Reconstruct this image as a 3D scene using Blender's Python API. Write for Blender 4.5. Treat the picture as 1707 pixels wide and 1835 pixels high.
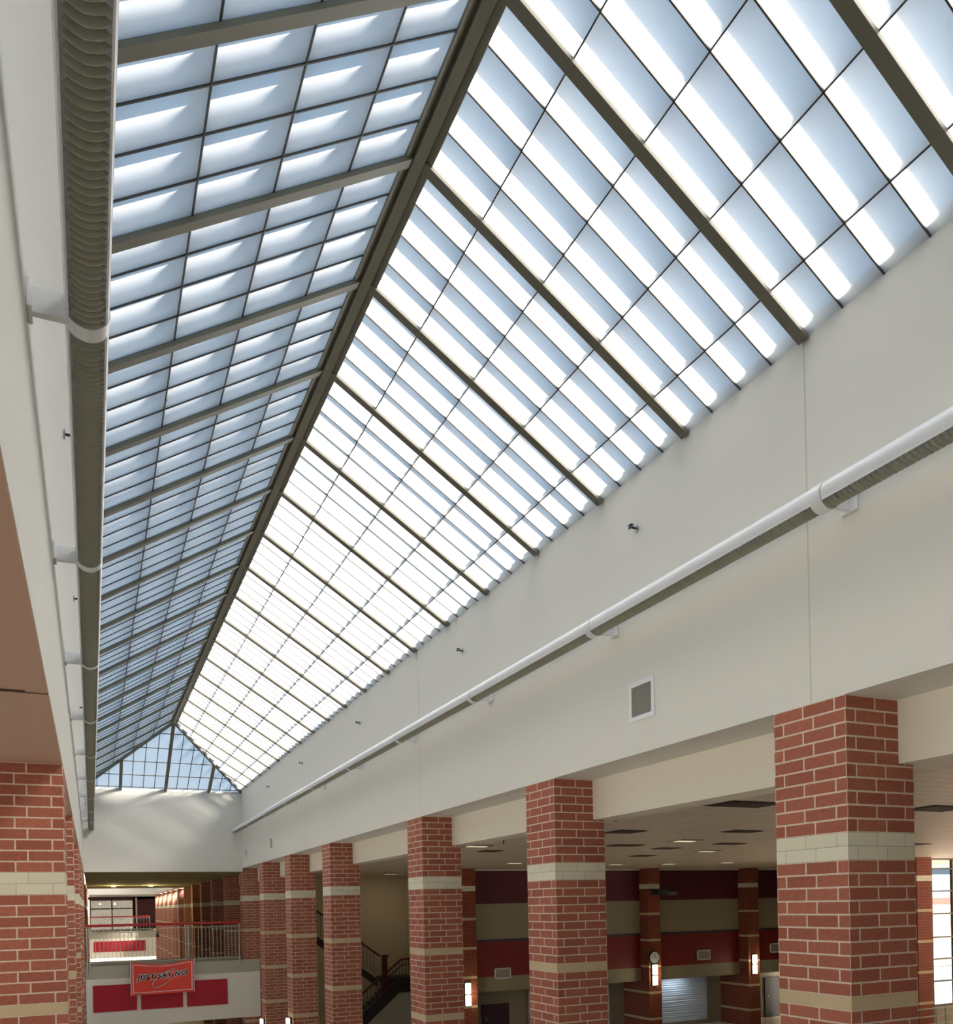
import bpy, bmesh, math, random
from mathutils import Vector, Matrix
random.seed(7)
for o in list(bpy.data.objects): bpy.data.objects.remove(o)
S = bpy.context.scene
COL = S.collection

# ---------------------------------------------------------------- camera, sky, sun, exposure
F_PX, YAW, ROLL, CX, CY = 1503.86, 24.617, -1.2, 853.0, 1619.33
cam_d = bpy.data.cameras.new('camera'); cam = bpy.data.objects.new('camera', cam_d); COL.objects.link(cam)
cam_d.sensor_fit = 'HORIZONTAL'; cam_d.sensor_width = 36.0
cam_d.lens = 36.0 * F_PX / 1707.0
cam_d.shift_x = (853.5 - CX) / 1707.0
cam_d.shift_y = (CY - 917.5) / 1707.0
cam_d.clip_start = 0.05; cam_d.clip_end = 500
y_, r_ = math.radians(YAW), math.radians(ROLL)
fwd = Vector((math.sin(y_), math.cos(y_), 0)); rt0 = Vector((math.cos(y_), -math.sin(y_), 0)); up0 = Vector((0, 0, 1))
rt = math.cos(r_) * rt0 + math.sin(r_) * up0
upv = -math.sin(r_) * rt0 + math.cos(r_) * up0
m = Matrix((rt, upv, -fwd)).transposed().to_4x4()
cam.matrix_world = m
S.camera = cam
S.view_settings.view_transform = 'Standard'; S.view_settings.look = 'None'
S.view_settings.gamma = 1; S.view_settings.use_curve_mapping = False
S.view_settings.exposure = 0.14

w = bpy.data.worlds.new('sky'); S.world = w; w.use_nodes = True
nt = w.node_tree; nt.nodes.clear()
wo = nt.nodes.new('ShaderNodeOutputWorld'); bg = nt.nodes.new('ShaderNodeBackground')
tc = nt.nodes.new('ShaderNodeTexCoord'); sx = nt.nodes.new('ShaderNodeSeparateXYZ'); cr = nt.nodes.new('ShaderNodeValToRGB')
nt.links.new(tc.outputs['Generated'], sx.inputs[0]); nt.links.new(sx.outputs['Z'], cr.inputs[0])
cr.color_ramp.elements[0].position = 0.0; cr.color_ramp.elements[0].color = (0.60, 0.77, 0.92, 1)
cr.color_ramp.elements[1].position = 0.8; cr.color_ramp.elements[1].color = (0.36, 0.61, 0.90, 1)
nt.links.new(cr.outputs[0], bg.inputs[0]); nt.links.new(bg.outputs[0], wo.inputs[0])
SKY = 0.68
bg.inputs[1].default_value = SKY
SUN_DIR = Vector((1.0, -2.2, 1.05))          # towards the sun
sd = bpy.data.lights.new('sun', 'SUN'); sun = bpy.data.objects.new('sun', sd); COL.objects.link(sun)
sd.energy = 40.0; sd.angle = math.radians(14); sd.color = (1.0, 0.91, 0.79)
sun.rotation_euler = SUN_DIR.to_track_quat('Z', 'Y').to_euler(); sun.location = (20, -30, 25)

# ---------------------------------------------------------------- helpers
def lin(c):
    out = []
    for v in c[:3]:
        v = v / 255.0
        out.append(v / 12.92 if v <= 0.04045 else ((v + 0.055) / 1.055) ** 2.4)
    return (*out, 1)

MATS = {}
def mat(name, rgb, rough=0.6, metal=0.0, bump=0.0, bscale=200.0, var=0.0, emit=0.0):
    if name in MATS: return MATS[name]
    M = bpy.data.materials.new(name); M.use_nodes = True; n = M.node_tree; b = n.nodes['Principled BSDF']
    b.inputs['Base Color'].default_value = lin(rgb); b.inputs['Roughness'].default_value = rough; b.inputs['Metallic'].default_value = metal
    if emit:
        b.inputs['Emission Color'].default_value = lin(rgb); b.inputs['Emission Strength'].default_value = emit
    if bump or var:
        t = n.nodes.new('ShaderNodeTexCoord'); no = n.nodes.new('ShaderNodeTexNoise'); no.inputs['Scale'].default_value = bscale
        no.inputs['Detail'].default_value = 3
        n.links.new(t.outputs['Object'], no.inputs['Vector'])
        if bump:
            bp = n.nodes.new('ShaderNodeBump'); bp.inputs['Strength'].default_value = bump; bp.inputs['Distance'].default_value = 0.004
            n.links.new(no.outputs['Fac'], bp.inputs['Height']); n.links.new(bp.outputs[0], b.inputs['Normal'])
        if var:
            mx = n.nodes.new('ShaderNodeMix'); mx.data_type = 'RGBA'
            mx.inputs['A'].default_value = lin([c * (1 - var) for c in rgb]); mx.inputs['B'].default_value = lin([min(255, c * (1 + var)) for c in rgb])
            n.links.new(no.outputs['Fac'], mx.inputs['Factor']); n.links.new(mx.outputs['Result'], b.inputs['Base Color'])
    MATS[name] = M
    return M

COURSE, BRICK = 0.1016, 0.3048
def brick_mat(name, red1, red2, mortar):
    if name in MATS: return MATS[name]
    M = bpy.data.materials.new(name); M.use_nodes = True; n = M.node_tree; b = n.nodes['Principled BSDF']; L = n.links.new
    b.inputs['Roughness'].default_value = 0.85
    uv = n.nodes.new('ShaderNodeUVMap')
    def brk(c1, c2, mo, ms):
        k = n.nodes.new('ShaderNodeTexBrick'); k.offset = 2 / 3; k.offset_frequency = 2; k.squash = 1
        k.inputs['Color1'].default_value = lin(c1); k.inputs['Color2'].default_value = lin(c2); k.inputs['Mortar'].default_value = lin(mo)
        k.inputs['Scale'].default_value = 1; k.inputs['Mortar Size'].default_value = ms; k.inputs['Mortar Smooth'].default_value = 0.25
        k.inputs['Brick Width'].default_value = BRICK; k.inputs['Row Height'].default_value = COURSE
        L(uv.outputs[0], k.inputs['Vector']); return k
    k1 = brk(red1, red2, mortar, 0.008)
    k2 = brk((226, 220, 196), (219, 212, 186), (160, 152, 136), 0.0025)
    k3 = brk((208, 186, 148), (200, 178, 140), (196, 172, 142), 0.002)
    s = n.nodes.new('ShaderNodeSeparateXYZ'); L(uv.outputs[0], s.inputs[0])
    def ma(op, a, bb=None):
        q = n.nodes.new('ShaderNodeMath'); q.operation = op
        for i, v in enumerate((a, bb)):
            if v is None: continue
            if isinstance(v, (int, float)): q.inputs[i].default_value = v
            else: L(v, q.inputs[i])
        return q.outputs[0]
    row = ma('FLOOR', ma('DIVIDE', s.outputs['Y'], COURSE))
    r = ma('SUBTRACT', 199, row)
    white = ma('MULTIPLY', ma('GREATER_THAN', r, 9.5), ma('LESS_THAN', r, 11.5))
    md = ma('MODULO', r, 11)
    cream = ma('MULTIPLY', ma('LESS_THAN', md, 0.5), ma('GREATER_THAN', r, 20))
    cream = ma('MULTIPLY', cream, ma('SUBTRACT', 1, white))
    cream_ok = cream
    no = n.nodes.new('ShaderNodeTexNoise'); no.inputs['Scale'].default_value = 28; no.inputs['Detail'].default_value = 5
    L(uv.outputs[0], no.inputs['Vector'])
    hv = n.nodes.new('ShaderNodeHueSaturation'); L(k1.outputs['Color'], hv.inputs['Color'])
    L(ma('ADD', ma('MULTIPLY', no.outputs['Fac'], 0.5), 0.75), hv.inputs['Value'])
    m1 = n.nodes.new('ShaderNodeMix'); m1.data_type = 'RGBA'; L(white, m1.inputs['Factor']); L(hv.outputs[0], m1.inputs['A']); L(k2.outputs['Color'], m1.inputs['B'])
    m2 = n.nodes.new('ShaderNodeMix'); m2.data_type = 'RGBA'; L(cream_ok, m2.inputs['Factor']); L(m1.outputs['Result'], m2.inputs['A']); L(k3.outputs['Color'], m2.inputs['B'])
    L(m2.outputs['Result'], b.inputs['Base Color'])
    bp = n.nodes.new('ShaderNodeBump'); bp.inputs['Strength'].default_value = 0.35; bp.inputs['Distance'].default_value = 0.004
    inv = ma('SUBTRACT', ma('ADD', 1, ma('MULTIPLY', no.outputs['Fac'], .5)), k1.outputs['Fac'])
    L(inv, bp.inputs['Height']); L(bp.outputs[0], b.inputs['Normal'])
    MATS[name] = M
    return M

class MB:
    def __init__(s): s.v = []; s.f = []; s.uv = None; s.sm = False
    def box(s, x0, x1, y0, y1, z0, z1):
        i = len(s.v)
        s.v += [(x, y, z) for z in (z0, z1) for y in (y0, y1) for x in (x0, x1)]
        for q in ((0, 2, 3, 1), (4, 5, 7, 6), (0, 1, 5, 4), (2, 6, 7, 3), (0, 4, 6, 2), (1, 3, 7, 5)): s.f.append([i + k for k in q])
        return s
    def beam(s, a, b, w, h, up=(0, 0, 1)):
        """box from a to b; w across, h along the up-ish normal, centred"""
        a, b = Vector(a), Vector(b); d = (b - a).normalized(); sd_ = d.cross(Vector(up)).normalized(); u = sd_.cross(d)
        i = len(s.v)
        for p in (a, b):
            for (k, l) in ((-1, -1), (1, -1), (1, 1), (-1, 1)): s.v.append(tuple(p + sd_ * k * w / 2 + u * l * h / 2))
        for q in ((0, 3, 2, 1), (4, 5, 6, 7), (0, 1, 5, 4), (1, 2, 6, 5), (2, 3, 7, 6), (3, 0, 4, 7)): s.f.append([i + k for k in q])
        return s
    def tube(s, a, b, r, n=12):
        a, b = Vector(a), Vector(b); d = (b - a).normalized(); t = Vector((0, 0, 1)) if abs(d.z) < .9 else Vector((1, 0, 0))
        p = d.cross(t).normalized(); q = d.cross(p); i = len(s.v)
        for c in (a, b):
            for k in range(n):
                an = 2 * math.pi * k / n; s.v.append(tuple(c + p * math.cos(an) * r + q * math.sin(an) * r))
        for k in range(n): s.f.append([i + k, i + (k + 1) % n, i + n + (k + 1) % n, i + n + k])
        s.f.append([i + k for k in reversed(range(n))]); s.f.append([i + n + k for k in range(n)])
        return s
    def prism(s, pts, d):
        """polygon pts (3-D list) extruded by vector d"""
        i = len(s.v); n = len(pts); s.v += [tuple(p) for p in pts] + [tuple(Vector(p) + Vector(d)) for p in pts]
        s.f.append([i + k for k in reversed(range(n))]); s.f.append([i + n + k for k in range(n)])
        for k in range(n): s.f.append([i + k, i + (k + 1) % n, i + n + (k + 1) % n, i + n + k])
        return s
    def poly(s, pts):
        i = len(s.v); s.v += [tuple(p) for p in pts]; s.f.append([i + k for k in range(len(pts))]); return s
    def build(s, name, m, parent=None, bevel=0.0, smooth=False, loc=None):
        me = bpy.data.meshes.new(name); me.from_pydata(s.v, [], s.f); me.update()
        bm = bmesh.new(); bm.from_mesh(me); bmesh.ops.recalc_face_normals(bm, faces=bm.faces)
        if bevel: bmesh.ops.bevel(bm, geom=list(bm.edges), offset=bevel, segments=2, affect='EDGES', profile=.5)
        bm.to_mesh(me); bm.free()
        if smooth:
            for p in me.polygons: p.use_smooth = True
            try: me.set_sharp_from_angle(angle=math.radians(35))
            except Exception: pass
        o = bpy.data.objects.new(name, me); me.materials.append(m); COL.objects.link(o)
        if loc: o.location = loc
        if parent: o.parent = parent
        return o
def tag(o, label, cat, group=None, kind=None):
    o['label'] = label; o['category'] = cat
    if group: o['group'] = group
    if kind: o['kind'] = kind
    return o
def empty(name, loc=(0, 0, 0), label=None, cat=None, group=None):
    o = bpy.data.objects.new(name, None); COL.objects.link(o); o.location = loc; o.empty_display_size = .2
    if label: tag(o, label, cat, group)
    return o
def struct(name, mb, m, **k):
    o = mb.build(name, m, **k); o['kind'] = 'structure'; return o
def dup(root, loc, label, group=None):
    r = root.copy(); COL.objects.link(r); r.location = loc; r['label'] = label
    if group: r['group'] = group
    for ch in list(root.children):
        c = ch.copy(); COL.objects.link(c); c.parent = r
        for g in list(ch.children):
            d = g.copy(); COL.objects.link(d); d.parent = c
    return r
ORD = ['first', 'second', 'third', 'fourth', 'fifth', 'sixth', 'seventh', 'eighth', 'ninth', 'tenth', 'eleventh', 'twelfth', 'thirteenth', 'fourteenth', 'fifteenth', 'sixteenth', 'seventeenth', 'eighteenth', 'nineteenth', 'twentieth']

# ---------------------------------------------------------------- dimensions (eye of the camera is the origin, metres)
XR, XL, ZB, ZBL, ZE = 5.07, -0.22, 1.487, 1.39, 4.30
XRD, ZRD = 2.455, 5.945
YEND, YAP = 31.56, 27.82
YF = -9.0
GZ = -5.8          # ground floor
WC = 0.711         # brick column
XN = XR + 0.55     # inner beam face
ZC = 1.35          # dining ceiling
YB = 29.9          # back wall of the dining hall
RY0, RS = 4.773, 1.416

WALL = mat('painted_wall', (226, 223, 214), 0.7, bump=0.15, bscale=120)
WALLW = mat('painted_wall_warm', (234, 227, 210), 0.7, bump=0.15, bscale=120)
FRAME = mat('skylight_frame_paint', (116, 112, 96), 0.45)
MUNTIN = mat('muntin_metal', (70, 66, 60), 0.5)
WEB = mat('panel_web_grey', (150, 152, 156), 0.6)
WHITE = mat('white_enamel', (235, 236, 238), 0.3)
LOUV = mat('louver_enamel', (190, 188, 170), 0.45)
MAROON = mat('maroon_paint', (184, 28, 48), 0.6)
DMAROON = mat('deep_maroon_paint', (88, 24, 34), 0.6)
GREY = mat('grey_trim', (160, 158, 148), 0.6)
DARK = mat('dark_metal', (38, 36, 38), 0.5)
BRK = brick_mat('brick_red', (156, 88, 68), (174, 104, 80), (216, 194, 174))
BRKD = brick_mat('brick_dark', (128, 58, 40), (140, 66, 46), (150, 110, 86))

# ---------------------------------------------------------------- glazing
def glazing_mat(name='translucent_panel', tr=0.2, k=1.0):
    M = bpy.data.materials.new(name); M.use_nodes = True; n = M.node_tree; n.nodes.clear(); L = n.links.new
    out = n.nodes.new('ShaderNodeOutputMaterial'); t = n.nodes.new('ShaderNodeBsdfTranslucent'); p = n.nodes.new('ShaderNodeBsdfTransparent')
    d = n.nodes.new('ShaderNodeBsdfDiffuse'); g = n.nodes.new('ShaderNodeBsdfGlossy')
    co = n.nodes.new('ShaderNodeTexCoord'); no = n.nodes.new('ShaderNodeTexNoise'); mp = n.nodes.new('ShaderNodeMapping')
    mp.inputs['Scale'].default_value = (1, 1, 1); no.inputs['Scale'].default_value = 9; no.inputs['Detail'].default_value = 6
    L(co.outputs['Object'], mp.inputs[0]); L(mp.outputs[0], no.inputs['Vector'])
    mx = n.nodes.new('ShaderNodeMix'); mx.data_type = 'RGBA'; mx.inputs['A'].default_value = (.80 * k, .86 * k, .90 * k, 1); mx.inputs['B'].default_value = (.92 * k, .95 * k, .97 * k, 1)
    L(no.outputs['Fac'], mx.inputs['Factor']); L(mx.outputs['Result'], t.inputs[0])
    d.inputs[0].default_value = (.8, .82, .82, 1); p.inputs[0].default_value = (.95, .97, 1, 1)
    a = n.nodes.new('ShaderNodeMixShader'); a.inputs[0].default_value = 0.12; L(t.outputs[0], a.inputs[1]); L(d.outputs[0], a.inputs[2])
    b = n.nodes.new('ShaderNodeMixShader'); b.inputs[0].default_value = tr; L(a.outputs[0], b.inputs[1]); L(p.outputs[0], b.inputs[2])
    L(b.outputs[0], out.inputs[0])
    return M
GLAZ = glazing_mat()
GLAZH = glazing_mat('hip_panel', 0.6)
GLAZ2 = glazing_mat('far_panel', 0.04, 0.4)

# ---------------------------------------------------------------- structure
def wbox(name, x0, x1, y0, y1, z0, z1, m=WALL): return struct(name, MB().box(x0, x1, y0, y1, z0, z1), m)
wbox('wall_right', XR, XN + 0.001, YF, YEND, ZB, ZE)
wbox('wall_right_inner', XN, XN + 0.35, YF, YEND + 24, ZB - .486, ZE - .002, WALLW)
wbox('wall_right_far', XR, XN - .002, YEND + 24, YEND + 46.44, ZB, ZE)
struct('wall_left', MB().prism([(XL - .12, YF, ZBL), (XL, YF, ZBL), (XL, YF, 2.96), (XL + .15, YF, ZE - .04), (XL - .12, YF, ZE - .04)], (0, YEND - YF, 0)), WALL)
wbox('wall_left_far', XL - 0.12, XL, YEND + 24, YEND + 46.44, ZBL, ZE)
SOFF = mat('soffit_paint', (200, 164, 140), 0.75)
wbox('ceiling_left', XL - 7, XL - 0.121, YF, YEND + 60, ZBL, ZBL + .25, SOFF)
wbox('ceiling_left_edge', XL - .13, XL - .002, YF, YEND, ZBL - .01, ZBL - .0005, SOFF)
wbox('wall_back', XL, XR, YEND, YEND + 0.3, 1.36, ZE - .03)
wbox('ceiling_bridge', XL, XN - .002, YEND + 0.301, YEND + 24, 1.38, 1.62, mat('bridge_ceiling', (170, 160, 110), .8))
wbox('wall_back_far', XL, XR, YEND + 46.45, YEND + 46.7, 1.42, ZE)
wbox('ceiling_bridge_far', XL, XR + 1, YEND + 46.71, YEND + 60, 1.4, 1.6)
wbox('wall_left_outer', XL - 7.2, XL - 7, YF, YEND + 60, GZ, GZ + .5)
wbox('wall_left_outer_far', XL - 7.2, XL - 7, YEND, YEND + 60, GZ + .5, ZBL + .25)
mb = MB()
for i in range(21): mb.box(XL - 7.15, XL - 7.05, YF + 2.02 * i, YF + 2.02 * i + .08, GZ + .5, ZBL)
for z in (GZ + .5, GZ + 2.2, GZ + 3.9, GZ + 5.6, ZBL - .08): mb.box(XL - 7.15, XL - 7.05, YF, YEND, z, z + .08)
struct('added_window_left', mb, mat('window_frame_grey', (90, 96, 94), .5))  # unseen window, added to bring daylight in from the left
wbox('ground_left_bounce', -90, XL - 7.25, -40, 130, GZ - .3, GZ - .1, mat('bounce_ground', (176, 174, 168), .8))  # unseen ground, added to bounce sunlight in through the left window
wbox('wall_front', XL - 7.2, 40, YF - .25, YF, GZ, 7)
FLOORM = mat('terrazzo_floor', (228, 219, 204), 0.35, var=.08, bscale=60)
wbox('floor', XL - 7.2, 45, YF - .25, 130, GZ - .2, GZ, FLOORM)
# dining ceiling with tile lines
CM = bpy.data.materials.new('ceiling_tile'); CM.use_nodes = True; n = CM.node_tree; b = n.nodes['Principled BSDF']
k = n.nodes.new('ShaderNodeTexBrick'); k.offset = 0; k.inputs['Scale'].default_value = 1; k.inputs['Brick Width'].default_value = 1.2; k.inputs['Row Height'].default_value = .3
k.inputs['Mortar Size'].default_value = .012; k.inputs['Color1'].default_value = lin((228, 216, 198)); k.inputs['Color2'].default_value = lin((222, 209, 190)); k.inputs['Mortar'].default_value = lin((180, 168, 152))
t = n.nodes.new('ShaderNodeTexCoord'); n.links.new(t.outputs['Object'], k.inputs['Vector']); n.links.new(k.outputs['Color'], b.inputs['Base Color']); b.inputs['Roughness'].default_value = .5
wbox('ceiling', XN + .351, 40, YF, 92, ZC, ZC + .25, CM)
# joints in the upper right wall
for i, yy in enumerate((RY0 + .02, RY0 + RS * 6 - .05, 21.6)):
    struct('trim_%d' % (i + 1), MB().box(XR - .0015, XR + .01, yy - .006, yy + .006, ZB, ZE), mat('joint_grey', (205, 201, 187), .8))
struct('trim_4', MB().box(XL - 3, XL - .003, 5.92, 5.935, ZBL - .014, ZBL - .001), mat('joint_brown', (90, 66, 54), .8))
# dining hall walls, painted in bands
def bands(x0, x1, y0, y1, names):
    for nm, z0, z1, m_ in names: struct(nm, MB().box(x0, x1, y0, y1, z0, z1), m_)
BEIGE = mat('dining_beige', (158, 152, 132), .75)
bands(13.3, 30.6, YB, YB + .2, (('wall_dining_back', -3.48, -2.9, BEIGE), ('wall_dining_back_maroon', -2.9, -1.52, mat('dining_maroon', (124, 30, 34), .6)),
      ('wall_dining_back_beige', -1.42, -.02, BEIGE), ('wall_dining_back_upper', -.02, 1.28, DMAROON)))
struct('wall_dining_recess', MB().box(13.3, 30.6, YB + 1.3, YB + 1.5, GZ, -3.3), BEIGE)
struct('ceiling_recess', MB().box(13.3, 30.6, YB + .2, YB + 1.3, -3.48, -3.3), BEIGE)
struct('trim_5', MB().box(13.3, 30.6, YB - .03, YB + .2, -1.52, -1.42), mat('band_trim', (70, 56, 66), .6))
struct('trim_6', MB().box(13.3, 30.6, YB - .1, YB + .2, 1.28, 1.349), mat('cornice_paint', (215, 208, 196), .6))
wbox('wall_dining_side', 13.0, 13.3, YB, 36, GZ, 1.349, mat('stair_wall_paint', (196, 180, 148), .8))
wbox('wall_stair', 5.9, 13.3, 36, 36.2, GZ, 1.349, MATS['stair_wall_paint'])
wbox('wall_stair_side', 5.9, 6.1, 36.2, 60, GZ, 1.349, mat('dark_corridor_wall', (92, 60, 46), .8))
struct('wall_dining_link', MB().beam((27.35, 21.6, -2.23), (30.5, 30, -2.23), .2, 7.14), BEIGE)

# ---------------------------------------------------------------- skylight
def sp(side, y, t, off=0.0):
    """point on a slope: side +1 right, -1 left; t 0 ridge .. 1 eave; off = distance above the sheet"""
    xe = XR if side > 0 else XL
    x = XRD + (xe - XRD) * t; z = ZRD + (ZE - ZRD) * t
    nn = Vector((side * (ZRD - ZE), 0, abs(xe - XRD))).normalized()
    return Vector((x, y, z)) + nn * off
sky = empty('skylight', (XRD, 4.8, ZE), 'long ridge skylight of white frosted panels over the hall', 'skylight')
def skp(name, mb, m, parent=None, **k):
    o = mb.build(name, m, parent or sky, **k)
    if parent is None: o.location = tuple(-Vector(sky.location))
    return o
PT = [0.2145 * i for i in range(1, 5)]
WEBH = 0.165
def hipt(y): return max(0.0, (y - YAP) / (YEND - YAP))
def up_n(side):
    xe = XR if side > 0 else XL
    return Vector((side * (ZRD - ZE), 0, abs(xe - XRD))).normalized()
ks = list(range(-9, 19))
for side in (1, -1):
    nn = up_n(side)
    for k_ in ks:
        y0 = RY0 + RS * k_; y1 = min(y0 + RS, YEND)
        if y0 >= YEND: continue
        # rafter
        t0 = hipt(y0)
        if t0 < .97:
            mb = MB()
            mb.beam(sp(side, y0, t0, -.034), sp(side, y0, 1.0, -.034), .092, .034, up=nn)
            mb.beam(sp(side, y0, t0, -.012), sp(side, y0, 1.0, -.01), .06, .018, up=nn)
            skp('rafter', mb, FRAME)
        # translucent sheet
        pts = [sp(side, y0, t0)]
        if t0 == 0 and y1 > YAP: pts.append(sp(side, YAP, 0))
        pts.append(sp(side, y1, hipt(y1)))
        if hipt(y1) < 1: pts.append(sp(side, y1, 1))
        pts.append(sp(side, y0, 1))
        pan = skp('glazing_panel', MB().poly(pts), GLAZ)
        mb = MB(); wb = MB()
        for j in range(0, 4):
            y = y0 + RS * j / 4
            if y >= YEND - .05: continue
            tt = hipt(y)
            if j: mb.beam(sp(side, y, tt, -.006), sp(side, y, 1, -.006), .011, .012, up=nn)
            wb.beam(sp(side, y, tt, .004 + WEBH / 2), sp(side, y, 1, .004 + WEBH / 2), .008 if j else .06, WEBH, up=nn)
        for tt in PT:
            ye = min(y1, YAP + tt * (YEND - YAP))
            if ye - y0 < .05: continue
            mb.beam(sp(side, y0, tt, -.006), sp(side, ye, tt, -.006), .010, .012, up=nn)
            wb.beam(sp(side, y0, tt, .004 + WEBH / 2), sp(side, ye, tt, .004 + WEBH / 2), .008, WEBH, up=nn)
        if mb.v: mb.build('muntin', MUNTIN, pan)
        wb.build('panel_web', WEB, pan)
# ridge beam and flanges
YS0 = RY0 + RS * ks[0]
skp('ridge_beam', MB().box(XRD - .045, XRD + .045, YS0, YAP, ZRD - .1, ZRD - .03), FRAME)
mb = MB()
for side in (1, -1): mb.beam(sp(side, YS0, .035, -.02), sp(side, YAP, .03, -.014), .09, .02, up=up_n(side))
mb.box(XRD - .1, XRD + .1, YS0, YAP, ZRD - .03, ZRD + .12)
skp('ridge_flange', mb, FRAME)
# hipped end
def hp(x, t, off=0.0):
    y = YAP + (YEND - YAP) * t; z = ZRD + (ZE - ZRD) * t
    nn = Vector((0, (ZRD - ZE), (YEND - YAP))).normalized()
    return Vector((x, y, z)) + nn * off
hn = Vector((0, (ZRD - ZE), (YEND - YAP))).normalized()
def ht(x): return (x - XRD) / (XR - XRD) if x > XRD else (x - XRD) / (XL - XRD)
hx = [XRD, XRD - 1.47, XRD + 1.47]
xs = [XL, hx[1], hx[0], hx[2], XR]
for i in range(4):
    a, c = xs[i], xs[i + 1]
    pts = [hp(a, 1), hp(c, 1)]
    if c != XR: pts.append(hp(c, ht(c)))
    if a != XL: pts.append(hp(a, ht(a)))
    pan = skp('hip_panel', MB().poly(pts), GLAZH)
    mb = MB()
    st = 1.47 / 4
    x = a
    if i == 0:
        xx = [c - st * j for j in range(1, 4)]
    else: xx = [a + st * j for j in range(1, 4)]
    for x in xx:
        if a + .02 < x < c - .02: mb.beam(hp(x, ht(x), -.008), hp(x, 1, -.008), .02, .02, up=hn)
    for tt in [1 - .205 * j for j in range(1, 5)] + [.985]:
        xa, xc = XRD + (XL - XRD) * tt, XRD + (XR - XRD) * tt
        lo, hi = max(a, xa), min(c, xc)
        if hi - lo > .04: mb.beam(hp(lo, tt, -.008), hp(hi, tt, -.008), .022, .022, up=hn)
    if mb.v: mb.build('muntin', MUNTIN, pan)
for x in hx: skp('hip_rafter', MB().beam(hp(x, ht(x), -.06), hp(x, 1, -.06), .1, .1, up=hn), FRAME)
for xe in (XL, XR): skp('hip_beam', MB().beam((XRD, YAP, ZRD - .05), (xe, YEND, ZE - .05), .07, .08), FRAME)
for nm, x0, x1 in (('eave_curb', XR + .0, XR + .25), ('eave_curb', XL - .25, XL)):
    skp(nm, MB().box(x0 + .002, x1, YS0, YEND, ZE + .001, ZE + .12), FRAME)

# ---------------------------------------------------------------- brick columns
def brick_box(mb_boxes, name, m, ztop, parent=None, loc=None, cx=0, cy=0):
    """boxes relative to the corner (0,0); uv in metres so that courses line up with ztop"""
    mb = MB()
    for bx in mb_boxes: mb.box(*bx)
    me = bpy.data.meshes.new(name); me.from_pydata(mb.v, [], mb.f); me.update()
    bm = bmesh.new(); bm.from_mesh(me); bmesh.ops.recalc_face_normals(bm, faces=bm.faces); bm.to_mesh(me); bm.free()
    uv = me.uv_layers.new(name='UVMap')
    left = min(v.co.x for v in me.vertices) < -.01
    for p in me.polygons:
        for li in p.loop_indices:
            v = me.vertices[me.loops[li].vertex_index].co
            if abs(p.normal.y) > .5: u = v.x if v.x > 0 or not left else -v.x
            elif abs(p.normal.x) > .5: u = -v.y + BRICK / 3
            else: u = v.x
            uv.data[li].uv = (u + 30 * BRICK, v.z - ztop + 200 * COURSE)
    me.materials.append(m)
    o = bpy.data.objects.new(name, me); COL.objects.link(o)
    if parent: o.parent = parent
    if loc: o.location = loc
    return o
YC = [4.473, 8.765, 13.199, 19.204, 23.506, 27.58, 31.62]
g = 'banded brick columns along the right side of the hall'
colR = None
lab = ['nearest banded brick column on the right, largest in view', 'second banded brick column from the camera on the right', 'third banded brick column from the camera on the right, beside the stair opening',
       'fourth banded brick column on the right, left of the stairs', 'fifth banded brick column from the camera on the right', 'sixth banded brick column on the right, next to last before the bridge', 'banded brick column at the right end of the bridge railing']
for i, y in enumerate(YC):
    if colR is None:
        colR = brick_box([(0, .55, 0, WC, GZ, ZB), (.5501, WC, 0, WC, GZ, ZB - .487)], 'brick_column', BRK, ZB, loc=(XR, y, 0)); c = colR
    else:
        c = colR.copy(); COL.objects.link(c); c.location = (XR, y, 0)
    tag(c, lab[i], 'column', g)
colL = None
g = 'sunlit brick columns along the left side of the hall'
lab = ['large sunlit orange brick column at the left edge of the picture', 'second sunlit brick column on the left, mostly behind the first', 'third sunlit brick column on the left, a thin sliver', 'fourth sunlit brick column on the left, a thin sliver', 'fifth sunlit brick column on the left, a thin sliver', 'sixth sunlit brick column on the left, a thin sliver near the bridge']
for i, y in enumerate([8.765, 13.3, 19.2, 23.5, 27.58, 31.62]):
    if colL is None:
        colL = brick_box([(-WC, 0, 0, WC, GZ, ZBL)], 'brick_column', BRK, ZBL - .0, loc=(XL, y, 0)); c = colL
    else:
        c = colL.copy(); COL.objects.link(c); c.location = (XL, y, 0)
    tag(c, lab[i], 'column', g)
# columns beyond the bridge
for i in range(11):
    y = 36.0 + 4.2 * i
    c = colR.copy(); COL.objects.link(c); c.location = (XR, y, -.12)
    tag(c, ('dim' if i < 5 else 'daylit') + ' brick column beyond the bridge, %s of its row on the right' % ORD[i], 'column', 'brick columns beyond the bridge on the right')
for i in range(6):
    y = 38.0 + 8.4 * i
    c = colL.copy(); COL.objects.link(c); c.location = (XL - .02, y, -.0)
    tag(c, 'brick column beyond the bridge on the left, %s of its row' % ORD[i], 'column', 'brick columns beyond the bridge on the left')

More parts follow.
